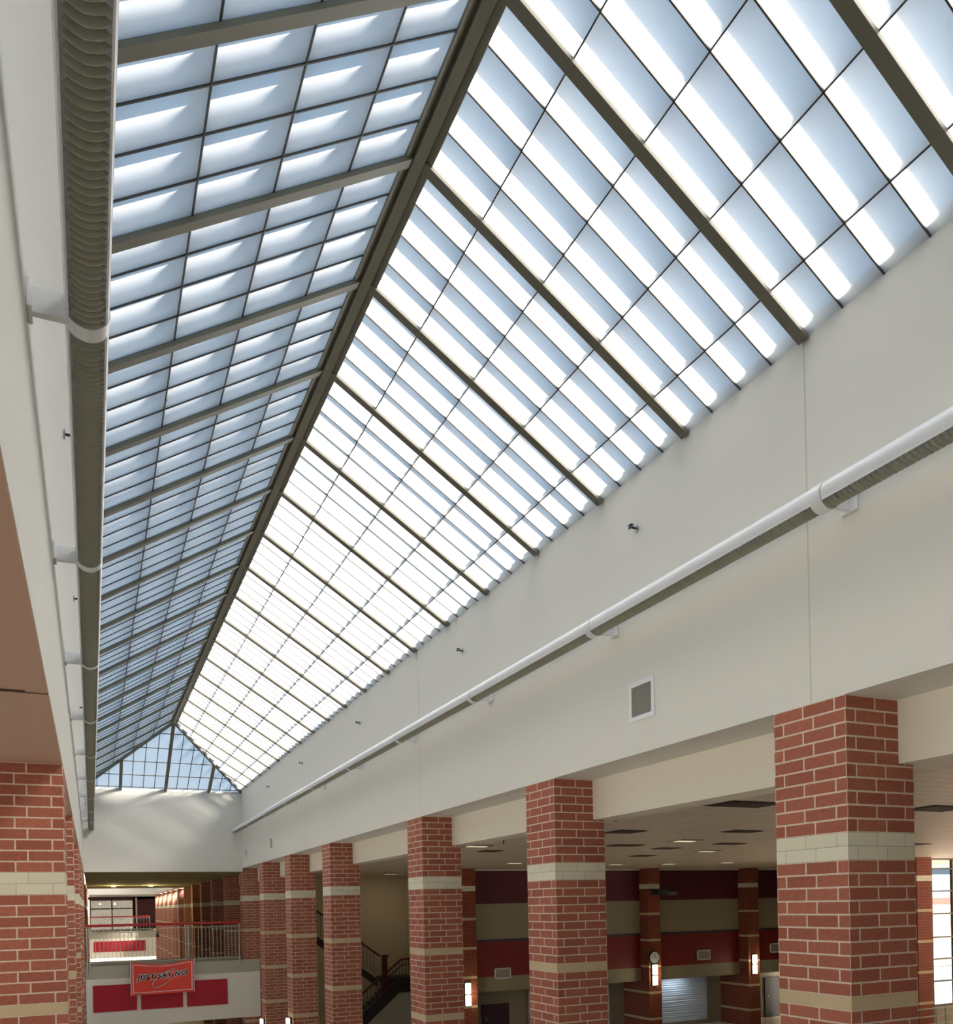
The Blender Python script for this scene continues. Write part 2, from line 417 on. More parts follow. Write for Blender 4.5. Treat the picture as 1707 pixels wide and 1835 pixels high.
# ---------------------------------------------------------------- louvred tubes
def arc_shell(y0, y1, r, a0, a1, n=22, th=.004):
    mb = MB(); pts = []
    for k in range(n + 1):
        a = math.radians(a0 + (a1 - a0) * k / n); pts.append((math.sin(a), math.cos(a)))
    ring = [(x * r, z * r) for x, z in pts] + [(x * (r - th), z * (r - th)) for x, z in reversed(pts)]
    i = 0; N = len(ring)
    mb.v = [(x, y0, z) for x, z in ring] + [(x, y1, z) for x, z in ring]
    for k in range(N): mb.f.append([k, (k + 1) % N, N + (k + 1) % N, N + k])
    for k in range(n):
        mb.f.append([k, k + 1, N - 2 - k, N - 1 - k]); mb.f.append([N + k, N + N - 1 - k, N + N - 2 - k, N + k + 1])
    return mb
RT = 0.098; YJ = [4.39 + 3.022 * k for k in range(-4, 10)]
def tube_run(ax, az, wallx, label):
    t = empty('tubular_fixture', (ax, YJ[4], az), label, 'tube fixture', 'louvred white tubes along the upper walls')
    s = 1 if wallx > ax else -1
    oy = -YJ[4]
    shell0 = None
    for i, y in enumerate(YJ):
        y1 = y + 3.022 if i < len(YJ) - 1 else YEND - .35
        L = y1 - y
        if i == len(YJ) - 1 and L < .1: continue
        full = i < len(YJ) - 1
        if full and shell0:
            parts = shell0
        else:
            sh = arc_shell(.05, L - .05, RT, -122, 122).build('housing', WHITE, t, smooth=True)
            mb = MB(); nf = int(L / .042)
            for k in range(1, nf):
                yy = k * L / nf
                pp = []
                for a in range(-58, 59, 12):
                    an = math.radians(180 + a); pp.append((math.sin(an) * (RT - .005), yy, math.cos(an) * (RT - .005)))
                # inner concave edge
                for a in range(58, -59, -29):
                    an = math.radians(180 + a); pp.append((math.sin(an) * (RT - .04), yy, math.cos(an) * (RT - .04) ))
                mb.prism(pp, (0, .002, 0))
            lv = mb.build('louver', LOUV, t)
            co = arc_shell(-.045, .055, RT + .003, -180, 180, 36).build('joint_collar', WHITE, t, smooth=True)
            rim = MB()
            for a in (-122, 122):
                an = math.radians(a); rim.beam((math.sin(an) * RT, .05, math.cos(an) * RT), (math.sin(an) * RT, L - .05, math.cos(an) * RT), .009, .009)
            rm = rim.build('louver_rim', WHITE, t)
            arm = MB().box(min(s * .06, s * abs(wallx - ax)), max(s * .06, s * abs(wallx - ax)) , -.02, .02, -.06, .06).build('wall_bracket', WHITE, t)
            xw = wallx - ax
            pl = MB().box(min(xw, xw - s * .022), max(xw, xw - s * .022), -.07, .07, -.07, .07).build('bracket_plate', WHITE, arm, bevel=.006)
            parts = [sh, lv, co, rm, arm]
            if full:
                shell0 = parts
            for p in parts: p.location = (0, y + oy, 0)
            if i == 0 or not full: continue
        for p in parts:
            q = p.copy(); COL.objects.link(q); q.parent = t; q.location = (0, y + oy, 0)
            for gch in list(p.children):
                h = gch.copy(); COL.objects.link(h); h.parent = q
    yy = YEND - .35 + oy
    MB().tube((0, yy, 0), (0, yy + .02, 0), RT, 24).build('end_cap', WHITE, t, smooth=True)
    return t
tube_run(4.815, 2.85, XR, 'white louvred tube running mounted along the right upper wall above the square grille')
tube_run(0.035, 2.85, XL, 'louvred tube seen from below along the left upper wall')

# ---------------------------------------------------------------- sprinklers on the upper walls
def sprinkler(x, y, z, s, label, group):
    t = empty('sidewall_sprinkler', (x, y, z), label, 'sprinkler', group)
    MB().tube((0, 0, 0), (-s * .012, 0, 0), .034, 20).build('escutcheon', mat('chrome', (170, 172, 176), .25, .8), t, smooth=True)
    mb = MB().tube((-s * .012, 0, 0), (-s * .06, 0, 0), .011, 10)
    mb.beam((-s * .05, -.014, 0), (-s * .085, -.014, .02), .006, .006).beam((-s * .05, .014, 0), (-s * .085, .014, .02), .006, .006)
    mb.box(min(-s * .09, -s * .05), max(-s * .09, -s * .05), -.028, .028, .022, .026).box(-s * .085 - .003, -s * .085 + .003, -.02, .02, -.02, .024)
    mb.build('sprinkler_head', DARK, t)
for i, y in enumerate((6.99, 11.36, 16.59, 21.73, 26.26)):
    sprinkler(XR, y, 3.75, 1, 'small dark sprinkler head on the right upper wall, %s from the camera' % ORD[i], 'sprinkler heads on the right upper wall')
for i, y in enumerate((7.3, 11.1, 17.0)):
    sprinkler(XL + .092, y, 3.75, -1, 'small sprinkler head beside the left tube, %s from the camera' % ORD[i], 'sprinkler heads on the left upper wall')
# ---------------------------------------------------------------- wall grilles
def grille_x(x, y0, y1, z0, z1, label, group):
    t = empty('wall_grille', (x, (y0 + y1) / 2, (z0 + z1) / 2), label, 'vent', group)
    hy, hz = (y1 - y0) / 2, (z1 - z0) / 2; fw = .045
    mb = MB().box(-.014, 0, -hy, hy, hz - fw, hz).box(-.014, 0, -hy, hy, -hz, -hz + fw).box(-.014, 0, -hy, -hy + fw, -hz + fw, hz - fw).box(-.014, 0, hy - fw, hy, -hz + fw, hz - fw)
    mb.build('frame', WHITE, t)
    n_ = 22; mb = MB()
    for k in range(n_):
        yy = -hy + fw + (2 * (hy - fw)) * (k + .5) / n_
        mb.beam((-.007, yy, -hz + fw), (-.007, yy, hz - fw), .002, .012, up=(1, .6, 0))
    mb.build('slats', mat('grille_slat', (196, 194, 184), .5), t)
    MB().box(-.002, 0, -hy + fw, hy - fw, -hz + fw, hz - fw).build('backing', mat('grille_back', (176, 174, 164), .8), t)
grille_x(XR, 6.75, 7.17, 1.82, 2.21, 'white framed square grille on the right upper wall, nearest one', 'square grilles on the right upper wall')
grille_x(XR, 25.9, 26.32, 1.8, 2.19, 'far white grille above the sixth brick column on the right', 'square grilles on the right upper wall')
grille_x(XR, 30.5, 30.9, 1.8, 2.15, 'farthest pale grille at the end of the right upper wall', 'square grilles on the right upper wall')

# ---------------------------------------------------------------- bridge: slab, fascia, panels, railing
def bridge(y, d, tagname):
    struct('floor_' + tagname, MB().box(XL, XN - .002, y, y + d, -2.32, -1.88), mat('slab_edge_grey', (188, 184, 166), .7))
    struct('wall_' + tagname + '_fascia', MB().box(XL, XN - .004, y + .02, y + .3, -3.99, -2.32), mat('fascia_paint', (243, 238, 222), .7))
    return
bridge(YEND, 3, 'bridge'); bridge(78, 12, 'far_bridge')
for i, (a, c) in enumerate(((-.015, 1.38), (1.51, 2.9), (3.03, 4.44))):
    tag(MB().box(a, c, YEND - .015, YEND + .019, -3.46, -2.54).build('fascia_panel', MAROON, bevel=.004), ['maroon panel on the bridge front, left one', 'maroon panel on the bridge front, middle one under the banner', 'maroon panel on the bridge front, right one'][i], 'panel', 'maroon panels on the bridge front')
tag(MB().box(.1, 4.2, 77.98, 78.019, -3.45, -2.55).build('fascia_panel', MAROON), 'long maroon panel on the far bridge seen through the railing', 'panel')
RED = mat('handrail_red', (186, 40, 42), .3)
STEEL = mat('baluster_steel', (196, 192, 180), .4, .3)
def railing(x0, x1, y, zt, zf, label, step=.129, posts=(3.02, 3.12), ztb=.14):
    t = empty('railing', ((x0 + x1) / 2, y, zf), label, 'railing'); ox, oz = -(x0 + x1) / 2, -zf
    MB().tube((x0 + ox, 0, zt + oz), (x1 + ox, 0, zt + oz), .045, 12).build('handrail', RED, t, smooth=True)
    MB().box(x0 + ox, x1 + ox, -.012, .012, zt - ztb - .012 + oz, zt - ztb + .012 + oz).build('top_bar', STEEL, t)
    MB().box(x0 + ox, x1 + ox, -.012, .012, zf + .1 + oz, zf + .125 + oz).build('bottom_bar', STEEL, t)
    first = None; k = 0; x = x0 + step / 2
    while x < x1:
        if first is None: first = MB().box(-.008, .008, -.008, .008, zf + .12 + oz, zt - ztb + oz).build('baluster', STEEL, t); b_ = first
        else: b_ = first.copy(); COL.objects.link(b_); b_.parent = t
        b_.location = (x + ox, 0, 0); x += step
    for p in (x0 + .05, x0 + .13) + tuple(posts) + (x1 - .05,):
        MB().box(p + ox - .018, p + ox + .018, -.02, .02, -.28, zt + oz).build('post', STEEL, t)
    return t
railing(XL + .0, 4.93, YEND - .06, -.49, -1.88, 'red topped steel railing across the bridge above the banner')
railing(XL, 4.6, 77.9, -.49, -1.88, 'distant red topped railing on the far bridge', step=.26)

# banner
BR = mat('banner_red', (244, 78, 64), .45)
BW = mat('banner_white', (240, 236, 234), .5); BK = mat('lettering_black', (22, 20, 24), .5)
ban = empty('banner', (2.23, YEND - .16, -2.93), 'red banner with black lettering hanging from the bridge railing', 'banner')
W_, H_ = 2.11, 1.17
def bsurf(u, v):
    x = (u - .5) * W_; sag = .14 * math.sin(math.pi * u) ** 1.3 * (1 if 1 else 0) * v ** 3
    z = v * H_ - sag + .03 * (u - .5) * 1
    y = .03 * math.sin(u * 9 + v * 3) * (v * .7 + .2) + .02 * math.sin(u * 21 + 4 * v) * v * v - .02
    return Vector((x, y, z))
def sheet(u0, u1, v0, v1, nu, nv, off, th, name, m, parent):
    mb = MB(); N = (nu + 1) * (nv + 1)
    for s_ in (0, 1):
        for j in range(nv + 1):
            for i in range(nu + 1):
                p = bsurf(u0 + (u1 - u0) * i / nu, v0 + (v1 - v0) * j / nv); p.y += off - s_ * th; mb.v.append(tuple(p))
    for j in range(nv):
        for i in range(nu):
            a = j * (nu + 1) + i
            mb.f.append([a, a + 1, a + nu + 2, a + nu + 1]); mb.f.append([N + a, N + a + nu + 1, N + a + nu + 2, N + a + 1])
    edge = [i for i in range(nu + 1)] + [j * (nu + 1) + nu for j in range(1, nv + 1)] + [nv * (nu + 1) + i for i in range(nu - 1, -1, -1)] + [j * (nu + 1) for j in range(nv - 1, 0, -1)]
    for k in range(len(edge)):
        a, b2 = edge[k], edge[(k + 1) % len(edge)]; mb.f.append([a, b2, N + b2, N + a])
    return mb.build(name, m, parent, smooth=True)
sheet(0, 1, 0, 1, 48, 20, 0, .004, 'sheet', BR, ban)
for (a, b2, c, d) in ((.035, .965, .065, .085), (.035, .965, .915, .935), (.035, .047, .065, .935), (.953, .965, .065, .935), (.0, .012, 0, 1), (.988, 1, 0, 1)):
    sheet(a, b2, c, d, 32 if b2 - a > .5 else 2, 16 if d - c > .5 else 2, -.006, .003, 'border_stripe', BW, ban)
def onban(o, off):
    for v in o.data.vertices:
        u = v.co.x / W_ + .5; vv = (v.co.z) / H_
        p = bsurf(max(0, min(1, u)), max(0, min(1, vv))); v.co.y = p.y + off + v.co.y; v.co.z += p.z - vv * H_
def text(body, size, x, z, off, m, name, grow=0.0, shear=.25, rot=0.06):
    cu = bpy.data.curves.new('t', 'FONT'); cu.body = body; cu.size = size; cu.align_x = 'CENTER'; cu.align_y = 'CENTER'; cu.shear = shear; cu.offset = grow; cu.space_character = 1.12
    cu.extrude = .001; cu.resolution_u = 4
    o = bpy.data.objects.new('t', cu); COL.objects.link(o); bpy.context.view_layer.update()
    me = bpy.data.meshes.new_from_object(o.evaluated_get(bpy.context.evaluated_depsgraph_get())); bpy.data.objects.remove(o)
    me.name = name
    for v in me.vertices:
        X, Y, Z = v.co; X2 = X * math.cos(rot) - Y * math.sin(rot); Y2 = X * math.sin(rot) + Y * math.cos(rot); v.co = (X2 + x, -Z, Y2 + z)
    q = bpy.data.objects.new(name, me); me.materials.clear(); me.materials.append(m); COL.objects.link(q); q.parent = ban
    onban(q, off); return q
def swoosh(m, rr, thk, off, name, dz=0, dx=0):
    mb = MB(); n_ = 72; pts = []
    for k in range(n_ + 1):
        a = 2 * math.pi * k / n_
        t_ = thk * (0.35 + .65 * abs(math.sin(a / 2 + .6)))
        ex, ez = .52 * math.cos(a), .19 * math.sin(a); c_, s_ = math.cos(.62), math.sin(.62)
        ix, iz = (.52 - t_) * math.cos(a), (.19 - t_) * math.sin(a)
        pts.append(((ex * c_ - ez * s_ + dx, ex * s_ + ez * c_ + dz), (ix * c_ - iz * s_ + dx, ix * s_ + iz * c_ + dz)))
    for k in range(n_):
        (a1, a2), (b1, b2_) = pts[k], pts[k + 1]
        mb.prism([(a1[0], 0, a1[1]), (b1[0], 0, b1[1]), (b2_[0], 0, b2_[1]), (a2[0], 0, a2[1])], (0, -.002, 0))
    q = mb.build(name, m, ban); onban(q, off); return q
swoosh(BW, 1, .03, -.008, 'swoosh', .57, .06); swoosh(BK, 1, .02, -.0105, 'swoosh_black', .585, .04)  # white swoosh with a black printed stroke over it
text('JUST SAY NO', .25, -.02, .66, -.012, BW, 'lettering_outline', grow=.026)
text('JUST SAY NO', .25, -.02, .66, -.016, BK, 'lettering', grow=.008)
mb = MB()
for k in range(14):
    mb.box(-.42 + k * .07, -.42 + k * .07 + .05, -.001, .001, .49 + .003 * k, .51 + .003 * k)
o_ = mb.build('small_print', mat('small_print_pink', (240, 170, 160), .5), ban); onban(o_, -.01)

# ---------------------------------------------------------------- second skylight beyond the bridge
sk2 = empty('skylight', (XRD, YEND + 24, ZE), 'second frosted skylight far beyond the bridge, only its light showing', 'skylight')
for side in (1, -1):
    nn = up_n(side)
    for k_ in range(16):
        y0 = YEND + 24 + 1.405 * k_
        q = MB().poly([sp(side, y0, 0), sp(side, y0 + 1.405, 0), sp(side, y0 + 1.405, 1), sp(side, y0, 1)]).build('glazing_panel', GLAZ2, sk2)
        r2 = MB().beam(sp(side, y0, 0, -.038), sp(side, y0, 1, -.038), .095, .042, up=nn).build('rafter', FRAME, sk2)
        for o in (q, r2): o.location = tuple(-Vector(sk2.location))
wbox('wall_atrium_gable', XL, XR, YEND + 23.8, YEND + 23.99, 1.64, ZE)
# ---------------------------------------------------------------- beyond the bridge
FR = mat('window_frame_grey', (90, 96, 94), .5)
def window(name, x0, x1, y, z0, z1, nx, zs, m=FR, fw=.05, tint=.33):
    mb = MB().box(x0, x1, y, y + .1, z1 - fw, z1).box(x0, x1, y, y + .1, z0, z0 + fw)
    for i in range(nx + 1):
        x = x0 + (x1 - x0) * i / nx; mb.box(x - fw / 2, x + fw / 2, y, y + .1, z0, z1)
    for z in zs: mb.box(x0, x1, y + .01, y + .09, z - fw / 2, z + fw / 2)
    o = mb.build(name, m); o['kind'] = 'structure'
    gn = 'window_glass_%d' % int(tint * 100); G = bpy.data.materials.get(gn)
    if not G:
        G = bpy.data.materials.new(gn); G.use_nodes = True; n = G.node_tree; n.nodes.clear()
        a = n.nodes.new('ShaderNodeBsdfTransparent'); g_ = n.nodes.new('ShaderNodeBsdfGlossy'); g_.inputs['Roughness'].default_value = .02
        a.inputs[0].default_value = (tint, tint, tint, 1); mx = n.nodes.new('ShaderNodeMixShader'); mx.inputs[0].default_value = .06; ou = n.nodes.new('ShaderNodeOutputMaterial')
        n.links.new(a.outputs[0], mx.inputs[1]); n.links.new(g_.outputs[0], mx.inputs[2]); n.links.new(mx.outputs[0], ou.inputs[0])
    MB().box(x0, x1, y + .045, y + .055, z0, z1).build('pane', G, o)
    return o
window('window_1', XL + .1, 3.75, 89.5, -1.88, 1.15, 2, (.25, -.55), fw=.12)
wbox('wall_end', 3.75, 6, 89.5, 89.8, -1.88, 1.4, mat('end_wall_dark', (84, 44, 52), .7))
wbox('wall_end_upper', XL - .1, 6, 89.5, 89.8, 1.15, 1.4, MATS['end_wall_dark'])
tag(struct('trim_7', MB().box(3.95, 4.1, 89.3, 89.5, -1.88, 1.3), WALLW), 'pale upright', 'trim')
# two small ceiling lamps over the bridge
WARM = mat('lamp_glow', (255, 226, 150), .5, emit=6.0)
for i, x in enumerate((1.1, 3.0)):
    t = empty('ceiling_lamp', (x, 49.5, 1.38), ['warm ceiling lamp over the bridge, left one', 'warm ceiling lamp over the bridge, right one'][i], 'lamp', 'warm ceiling lamps over the bridge')
    MB().tube((0, 0, -.001), (0, 0, -.03), .14, 20).build('rim', WHITE, t); MB().tube((0, 0, -.03), (0, 0, -.05), .11, 20).build('diffuser', WARM, t)
    ld = bpy.data.lights.new('lamp_light', 'POINT'); ld.energy = 60; ld.color = (1, .82, .4); ld.shadow_soft_size = .1
    lo = bpy.data.objects.new('lamp_light', ld); COL.objects.link(lo); lo.parent = t; lo.location = (0, 0, -.35)

# ---------------------------------------------------------------- dining hall piers and what hangs on them
ZPT = 1.349
def pier(x0, y, wdt, upd, wing, label):
    t = empty('brick_pier', (x0, y, GZ), label, 'pier', 'brick piers on the dining hall back wall')
    zt = .75 + 10 * COURSE * .92
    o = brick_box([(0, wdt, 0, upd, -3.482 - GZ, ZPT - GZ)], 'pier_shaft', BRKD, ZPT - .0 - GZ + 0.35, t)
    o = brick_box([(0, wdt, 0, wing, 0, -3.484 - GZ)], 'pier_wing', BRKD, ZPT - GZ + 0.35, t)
    return t
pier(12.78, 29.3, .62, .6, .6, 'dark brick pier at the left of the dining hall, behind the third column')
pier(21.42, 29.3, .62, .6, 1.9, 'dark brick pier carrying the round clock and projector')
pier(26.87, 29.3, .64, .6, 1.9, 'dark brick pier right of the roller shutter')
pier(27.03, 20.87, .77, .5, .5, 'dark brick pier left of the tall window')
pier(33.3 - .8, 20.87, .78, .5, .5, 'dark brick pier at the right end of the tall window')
# sconces
GLOW = mat('sconce_glow', (255, 246, 214), .5, emit=4.0)
def sconce(x, y, z0, z1, label, wdt=.2, energy=14, ax='y'):
    t = empty('wall_sconce', (x, y, z0), label, 'wall light', 'lit wall sconces on brick')
    h = z1 - z0
    if ax == 'y':
        MB().box(-wdt / 2, wdt / 2, -.06, -.0, -.02, h + .02).build('backplate', DARK, t)
        for a, c in ((0, h * .47), (h * .53, h)): MB().box(-wdt / 2 + .01, wdt / 2 - .01, -.13, -.06, a, c).build('shade', GLOW, t, bevel=.02)
        MB().box(-wdt / 2, wdt / 2, -.135, -.06, h * .48, h * .495).box(-wdt / 2, wdt / 2, -.135, -.06, h * .505, h * .52).build('band', DARK, t)
        l = (0, -.3, h / 2)
    else:
        MB().box(-.05, 0, -wdt / 2, wdt / 2, -.02, h + .02).build('backplate', DARK, t)
        for a, c in ((0, h * .47), (h * .53, h)): MB().box(-.13, -.05, -wdt / 2 + .01, wdt / 2 - .01, a, c).build('shade', GLOW, t, bevel=.02)
        l = (-.3, 0, h / 2)
    ld = bpy.data.lights.new('lamp_light', 'POINT'); ld.energy = energy; ld.color = (1, .86, .55); ld.shadow_soft_size = .12
    lo = bpy.data.objects.new('lamp_light', ld); COL.objects.link(lo); lo.parent = t; lo.location = l
sconce(12.97, 29.3, -3.89, -3.02, 'lit wall sconce on the leftmost dining hall pier', .24)
sconce(21.65, 29.3, -3.62, -2.75, 'lit wall sconce under the round clock', .26)
sconce(27.14, 29.3, -3.42, -2.57, 'lit wall sconce on the pier right of the shutter', .26)
sconce(XR, 27.9, -4.4, -3.62, 'sconce top on the sixth brick column, at the bottom edge', .22, 4, 'x')
sconce(XR, 23.8, -4.0, -3.13, 'sconce top on the fifth brick column, at the bottom edge', .22, 4, 'x')
# clock
t = empty('wall_clock', (21.65, 29.3, -2.44), 'round pale clock on the pier above the sconce', 'clock')
MB().tube((0, 0, 0), (0, -.08, 0), .27, 32).build('rim', DARK, t, smooth=True)
MB().tube((0, -.08, 0), (0, -.09, 0), .24, 32).build('face', mat('clock_face', (190, 196, 204), .3), t)
MB().beam((0, -.095, 0), (0, -.095, .15), .016, .006, up=(0, 1, 0)).beam((0, -.095, 0), (.1, -.095, -.05), .016, .006, up=(0, 1, 0)).build('hands', DARK, t)
# projector
t = empty('projector', (21.75, 29.3, .33), 'dark projector on an arm fixed to the brick pier', 'projector')
MB().box(-.3, .2, -.75, -.2, -.12, .12).build('body', DARK, t, bevel=.03)
MB().tube((-.1, -.75, 0), (-.1, -.82, 0), .07, 16).build('lens', mat('lens_glass', (60, 66, 80), .1), t)
MB().beam((0, -.2, 0), (0, 0, 0), .08, .08).build('mount_arm', DARK, t)
MB().box(.26, .8, -.5, -.3, -.15, .02).build('connector_box', mat('equip_grey', (84, 86, 104), .4), t, bevel=.01)
LGC = mat('fill_lamp_glow', (225, 238, 255), .5, emit=1.5)  # glow of the fill lamps added over the shutters
SH = bpy.data.materials.new('shutter_slats'); SH.use_nodes = True; n = SH.node_tree; b = n.nodes['Principled BSDF']
wv = n.nodes.new('ShaderNodeTexWave'); wv.bands_direction = 'Z'; wv.inputs['Scale'].default_value = 3.2; tcx = n.nodes.new('ShaderNodeTexCoord')
n.links.new(tcx.outputs['Object'], wv.inputs['Vector']); bp = n.nodes.new('ShaderNodeBump'); bp.inputs['Distance'].default_value = .02; n.links.new(wv.outputs['Fac'], bp.inputs['Height']); n.links.new(bp.outputs[0], b.inputs['Normal'])
b.inputs['Base Color'].default_value = lin((216, 230, 245)); b.inputs['Roughness'].default_value = .4
for nm, x0, x1, lb in ((0, 16.6, 20.55, 'pale blue roller shutter left of the clock pier, partly behind the second column'), (1, 22.12, 25.95, 'pale blue roller shutter between the two sconce piers')):
    t = empty('roller_shutter', ((x0 + x1) / 2, YB + 1.24, GZ + .2), lb, 'shutter', 'roller shutters in the dining hall')
    h = (x1 - x0) / 2
    MB().box(-h, h, 0, .04, 0, 2.1).build('curtain', SH, t)
    MB().box(-h - .06, -h, -.04, .05, 0, 2.1).box(h, h + .06, -.04, .05, 0, 2.1).build('guide_rail', GREY, t)
    mb = MB()
    for kk in range(34): mb.box(-h, h, -.012, .0, kk * .0618 + .01, kk * .0618 + .042)
    mb.build('slats', SH, t)
for x, lb in ((18.6, 'small unseen fill lamp added over the left roller shutter'), (24.0, 'small unseen fill lamp added over the right roller shutter')):  # unseen lamps, added to brighten the shutters
    t = empty('added_fill_lamp', (x, YB + .75, -3.48), lb, 'lamp', 'added fill lamps under the servery canopy')
    MB().box(-.6, .6, -.08, .08, -.04, -.001).build('frame', GREY, t); MB().box(-.57, .57, -.06, .06, -.05, -.04).build('diffuser', LGC, t)
    ld = bpy.data.lights.new('lamp_light', 'AREA'); ld.shape = 'RECTANGLE'; ld.size = 1.1; ld.size_y = .1; ld.energy = 8; ld.color = (.86, .94, 1)
    lo = bpy.data.objects.new('lamp_light', ld); COL.objects.link(lo); lo.parent = t; lo.location = (0, 0, -.06)
# grilles in the maroon band
def grille_y(x0, x1, y, z0, z1, label):
    t = empty('wall_grille', ((x0 + x1) / 2, y, (z0 + z1) / 2), label, 'vent', 'framed grilles in the maroon band')
    a, c = (x1 - x0) / 2, (z1 - z0) / 2; fw = .05
    MB().box(-a, a, -.03, 0, c - fw, c).box(-a, a, -.03, 0, -c, -c + fw).box(-a, -a + fw, -.03, 0, -c, c).box(a - fw, a, -.03, 0, -c, c).build('frame', WHITE, t)
    mb = MB()
    for kk in range(8): z = -c + fw + (2 * c - 2 * fw) * (kk + .5) / 8; mb.beam((-a + fw, -.015, z), (a - fw, -.015, z), .03, .006, up=(0, .5, 1))
    mb.build('slats', mat('grille_slat', (196, 194, 184), .5), t)
    MB().box(-a + fw, a - fw, -.004, 0, -c + fw, c - fw).build('backing', MATS['grille_back'], t)
grille_y(14.42, 15.15, YB, -3.0, -2.57, 'framed grille in the maroon band left of the second column')
grille_y(24.45, 25.19, YB, -2.72, -2.28, 'framed grille in the maroon band above the shutter')
grille_y(28.7, 29.5, YB, -2.58, -2.14, 'framed grille in the maroon band beside the nearest column')
# doors
def door(name, x0, x1, y, z0, z1, m):
    o = struct(name, MB().box(x0, x1, y - .06, y - .001, z0, z1), m)
    MB().box(x0 - .07, x0, y - .07, y - .001, z0, z1 + .07).box(x1, x1 + .07, y - .07, y - .001, z0, z1 + .07).box(x0, x1, y - .07, y - .001, z1, z1 + .07).build('door_frame', m, o)
    MB().tube((x0 + .1, y - .12, z0 + 1.05), (x0 + .1, y - .06, z0 + 1.05), .03, 10).build('door_handle', STEEL, o)
door('door_1', 14.5, 15.6, YB + 1.3, GZ, -4.22, mat('door_maroon', (60, 22, 40), .5))
door('door_2', 29.6, 30.5, YB + 1.3, GZ, -3.95, mat('door_dark', (36, 32, 34), .5))
# green notice with a paper above it
tag(MB().box(28.9, 29.25, YB + 1.27, YB + 1.299, -5.55, -4.8).build('notice_poster', mat('poster_green', (36, 120, 70), .5)), 'green poster on the wall beside the dark doorway', 'poster')
tag(MB().box(28.9, 29.25, YB + 1.27, YB + 1.299, -4.75, -4.45).build('notice_sheet', mat('poster_grey', (150, 140, 136), .5)), 'small pale notice above the green poster', 'notice')

# ---------------------------------------------------------------- ceiling fittings
CV = mat('diffuser_dark', (70, 58, 48), .6)
for i, (x, y, sx_, sy_) in enumerate(((8.55, 9.35, .9, .55), (11.95, 13.15, .7, .4), (9.5, 13.7, .6, .6), (11.85, 17.1, .8, .5), (13.7, 17.9, .6, .5), (14.3, 16.2, .7, .4), (15.2, 21, .6, .6), (9.35, 19.5, .5, .5), (12.14, 9.0, .9, .6), (20, 15.6, .8, .6))):
    t = empty('ceiling_diffuser', (x, y, ZC), 'dark slotted air diffuser in the dining ceiling, %s in distance from the camera' % ORD[i], 'vent', 'air diffusers in the dining ceiling')
    mb = MB()
    for kk in range(5): mb.box(-sx_ / 2, sx_ / 2, -sy_ / 2 + kk * sy_ / 5, -sy_ / 2 + kk * sy_ / 5 + sy_ / 9, -.02, -.004)
    mb.build('blades', CV, t); MB().box(-sx_ / 2 - .04, sx_ / 2 + .04, -sy_ / 2 - .04, sy_ / 2 + .04, -.004, -.0005).build('frame', CV, t)
LG = mat('troffer_glow', (255, 236, 200), .5, emit=.7)
for i, (x, y) in enumerate(((8.2, 17.8), (12.4, 15.5), (15.8, 18.8), (17.6, 26.0), (19.7, 25.6), (21.6, 24.6), (13, 25.2), (22.8, 20.5))):
    t = empty('ceiling_light', (x, y, ZC), 'recessed square light in the dining ceiling, %s in distance from the camera' % ORD[i], 'light', 'recessed lights in the dining ceiling')
    MB().box(-.3, .3, -.3, .3, -.02, -.0005).build('frame', GREY, t); MB().box(-.24, .24, -.1, .1, -.026, -.02).build('diffuser', LG, t)
for i, (x, y) in enumerate(((7.6, 11.2), (9.6, 15.2), (11.5, 20), (8.0, 16.0))):
    t = empty('ceiling_sprinkler', (x, y, ZC), 'tiny pendent sprinkler under the dining ceiling, %s in distance from the camera' % ORD[i], 'sprinkler', 'pendent sprinklers under the dining ceiling')
    MB().tube((0, 0, 0), (0, 0, -.01), .04, 14).build('escutcheon', DARK, t); MB().tube((0, 0, -.01), (0, 0, -.09), .012, 8).tube((0, 0, -.085), (0, 0, -.09), .03, 12).build('sprinkler_head', DARK, t)

t = empty('ceiling_light', (11.6, 34.0, ZC), 'dim unseen fill light added in the ceiling over the staircase', 'light')  # unseen light, added to brighten the stair area
MB().box(-.3, .3, -.3, .3, -.02, -.0005).build('frame', GREY, t); MB().box(-.24, .24, -.1, .1, -.026, -.02).build('diffuser', LG, t)
ld = bpy.data.lights.new('lamp_light', 'AREA'); ld.energy = 9; ld.size = .4; ld.color = (1, .88, .7)
lo = bpy.data.objects.new('lamp_light', ld); COL.objects.link(lo); lo.parent = t; lo.location = (0, 0, -.05)
# ---------------------------------------------------------------- stairs between the third and fourth columns
ST = empty('staircase', (11.4, 35.2, GZ), 'dark red railed staircase seen between the third and fourth columns', 'staircase')
WD = mat('stair_rail_red', (84, 24, 32), .4); STR = mat('stringer_dark', (50, 40, 44), .6); BAL = mat('stair_baluster', (96, 84, 64), .5)
def stp(name, mb, m):
    o = mb.build(name, m, ST); o.location = tuple(-Vector(ST.location)); return o
YF1 = 34.6
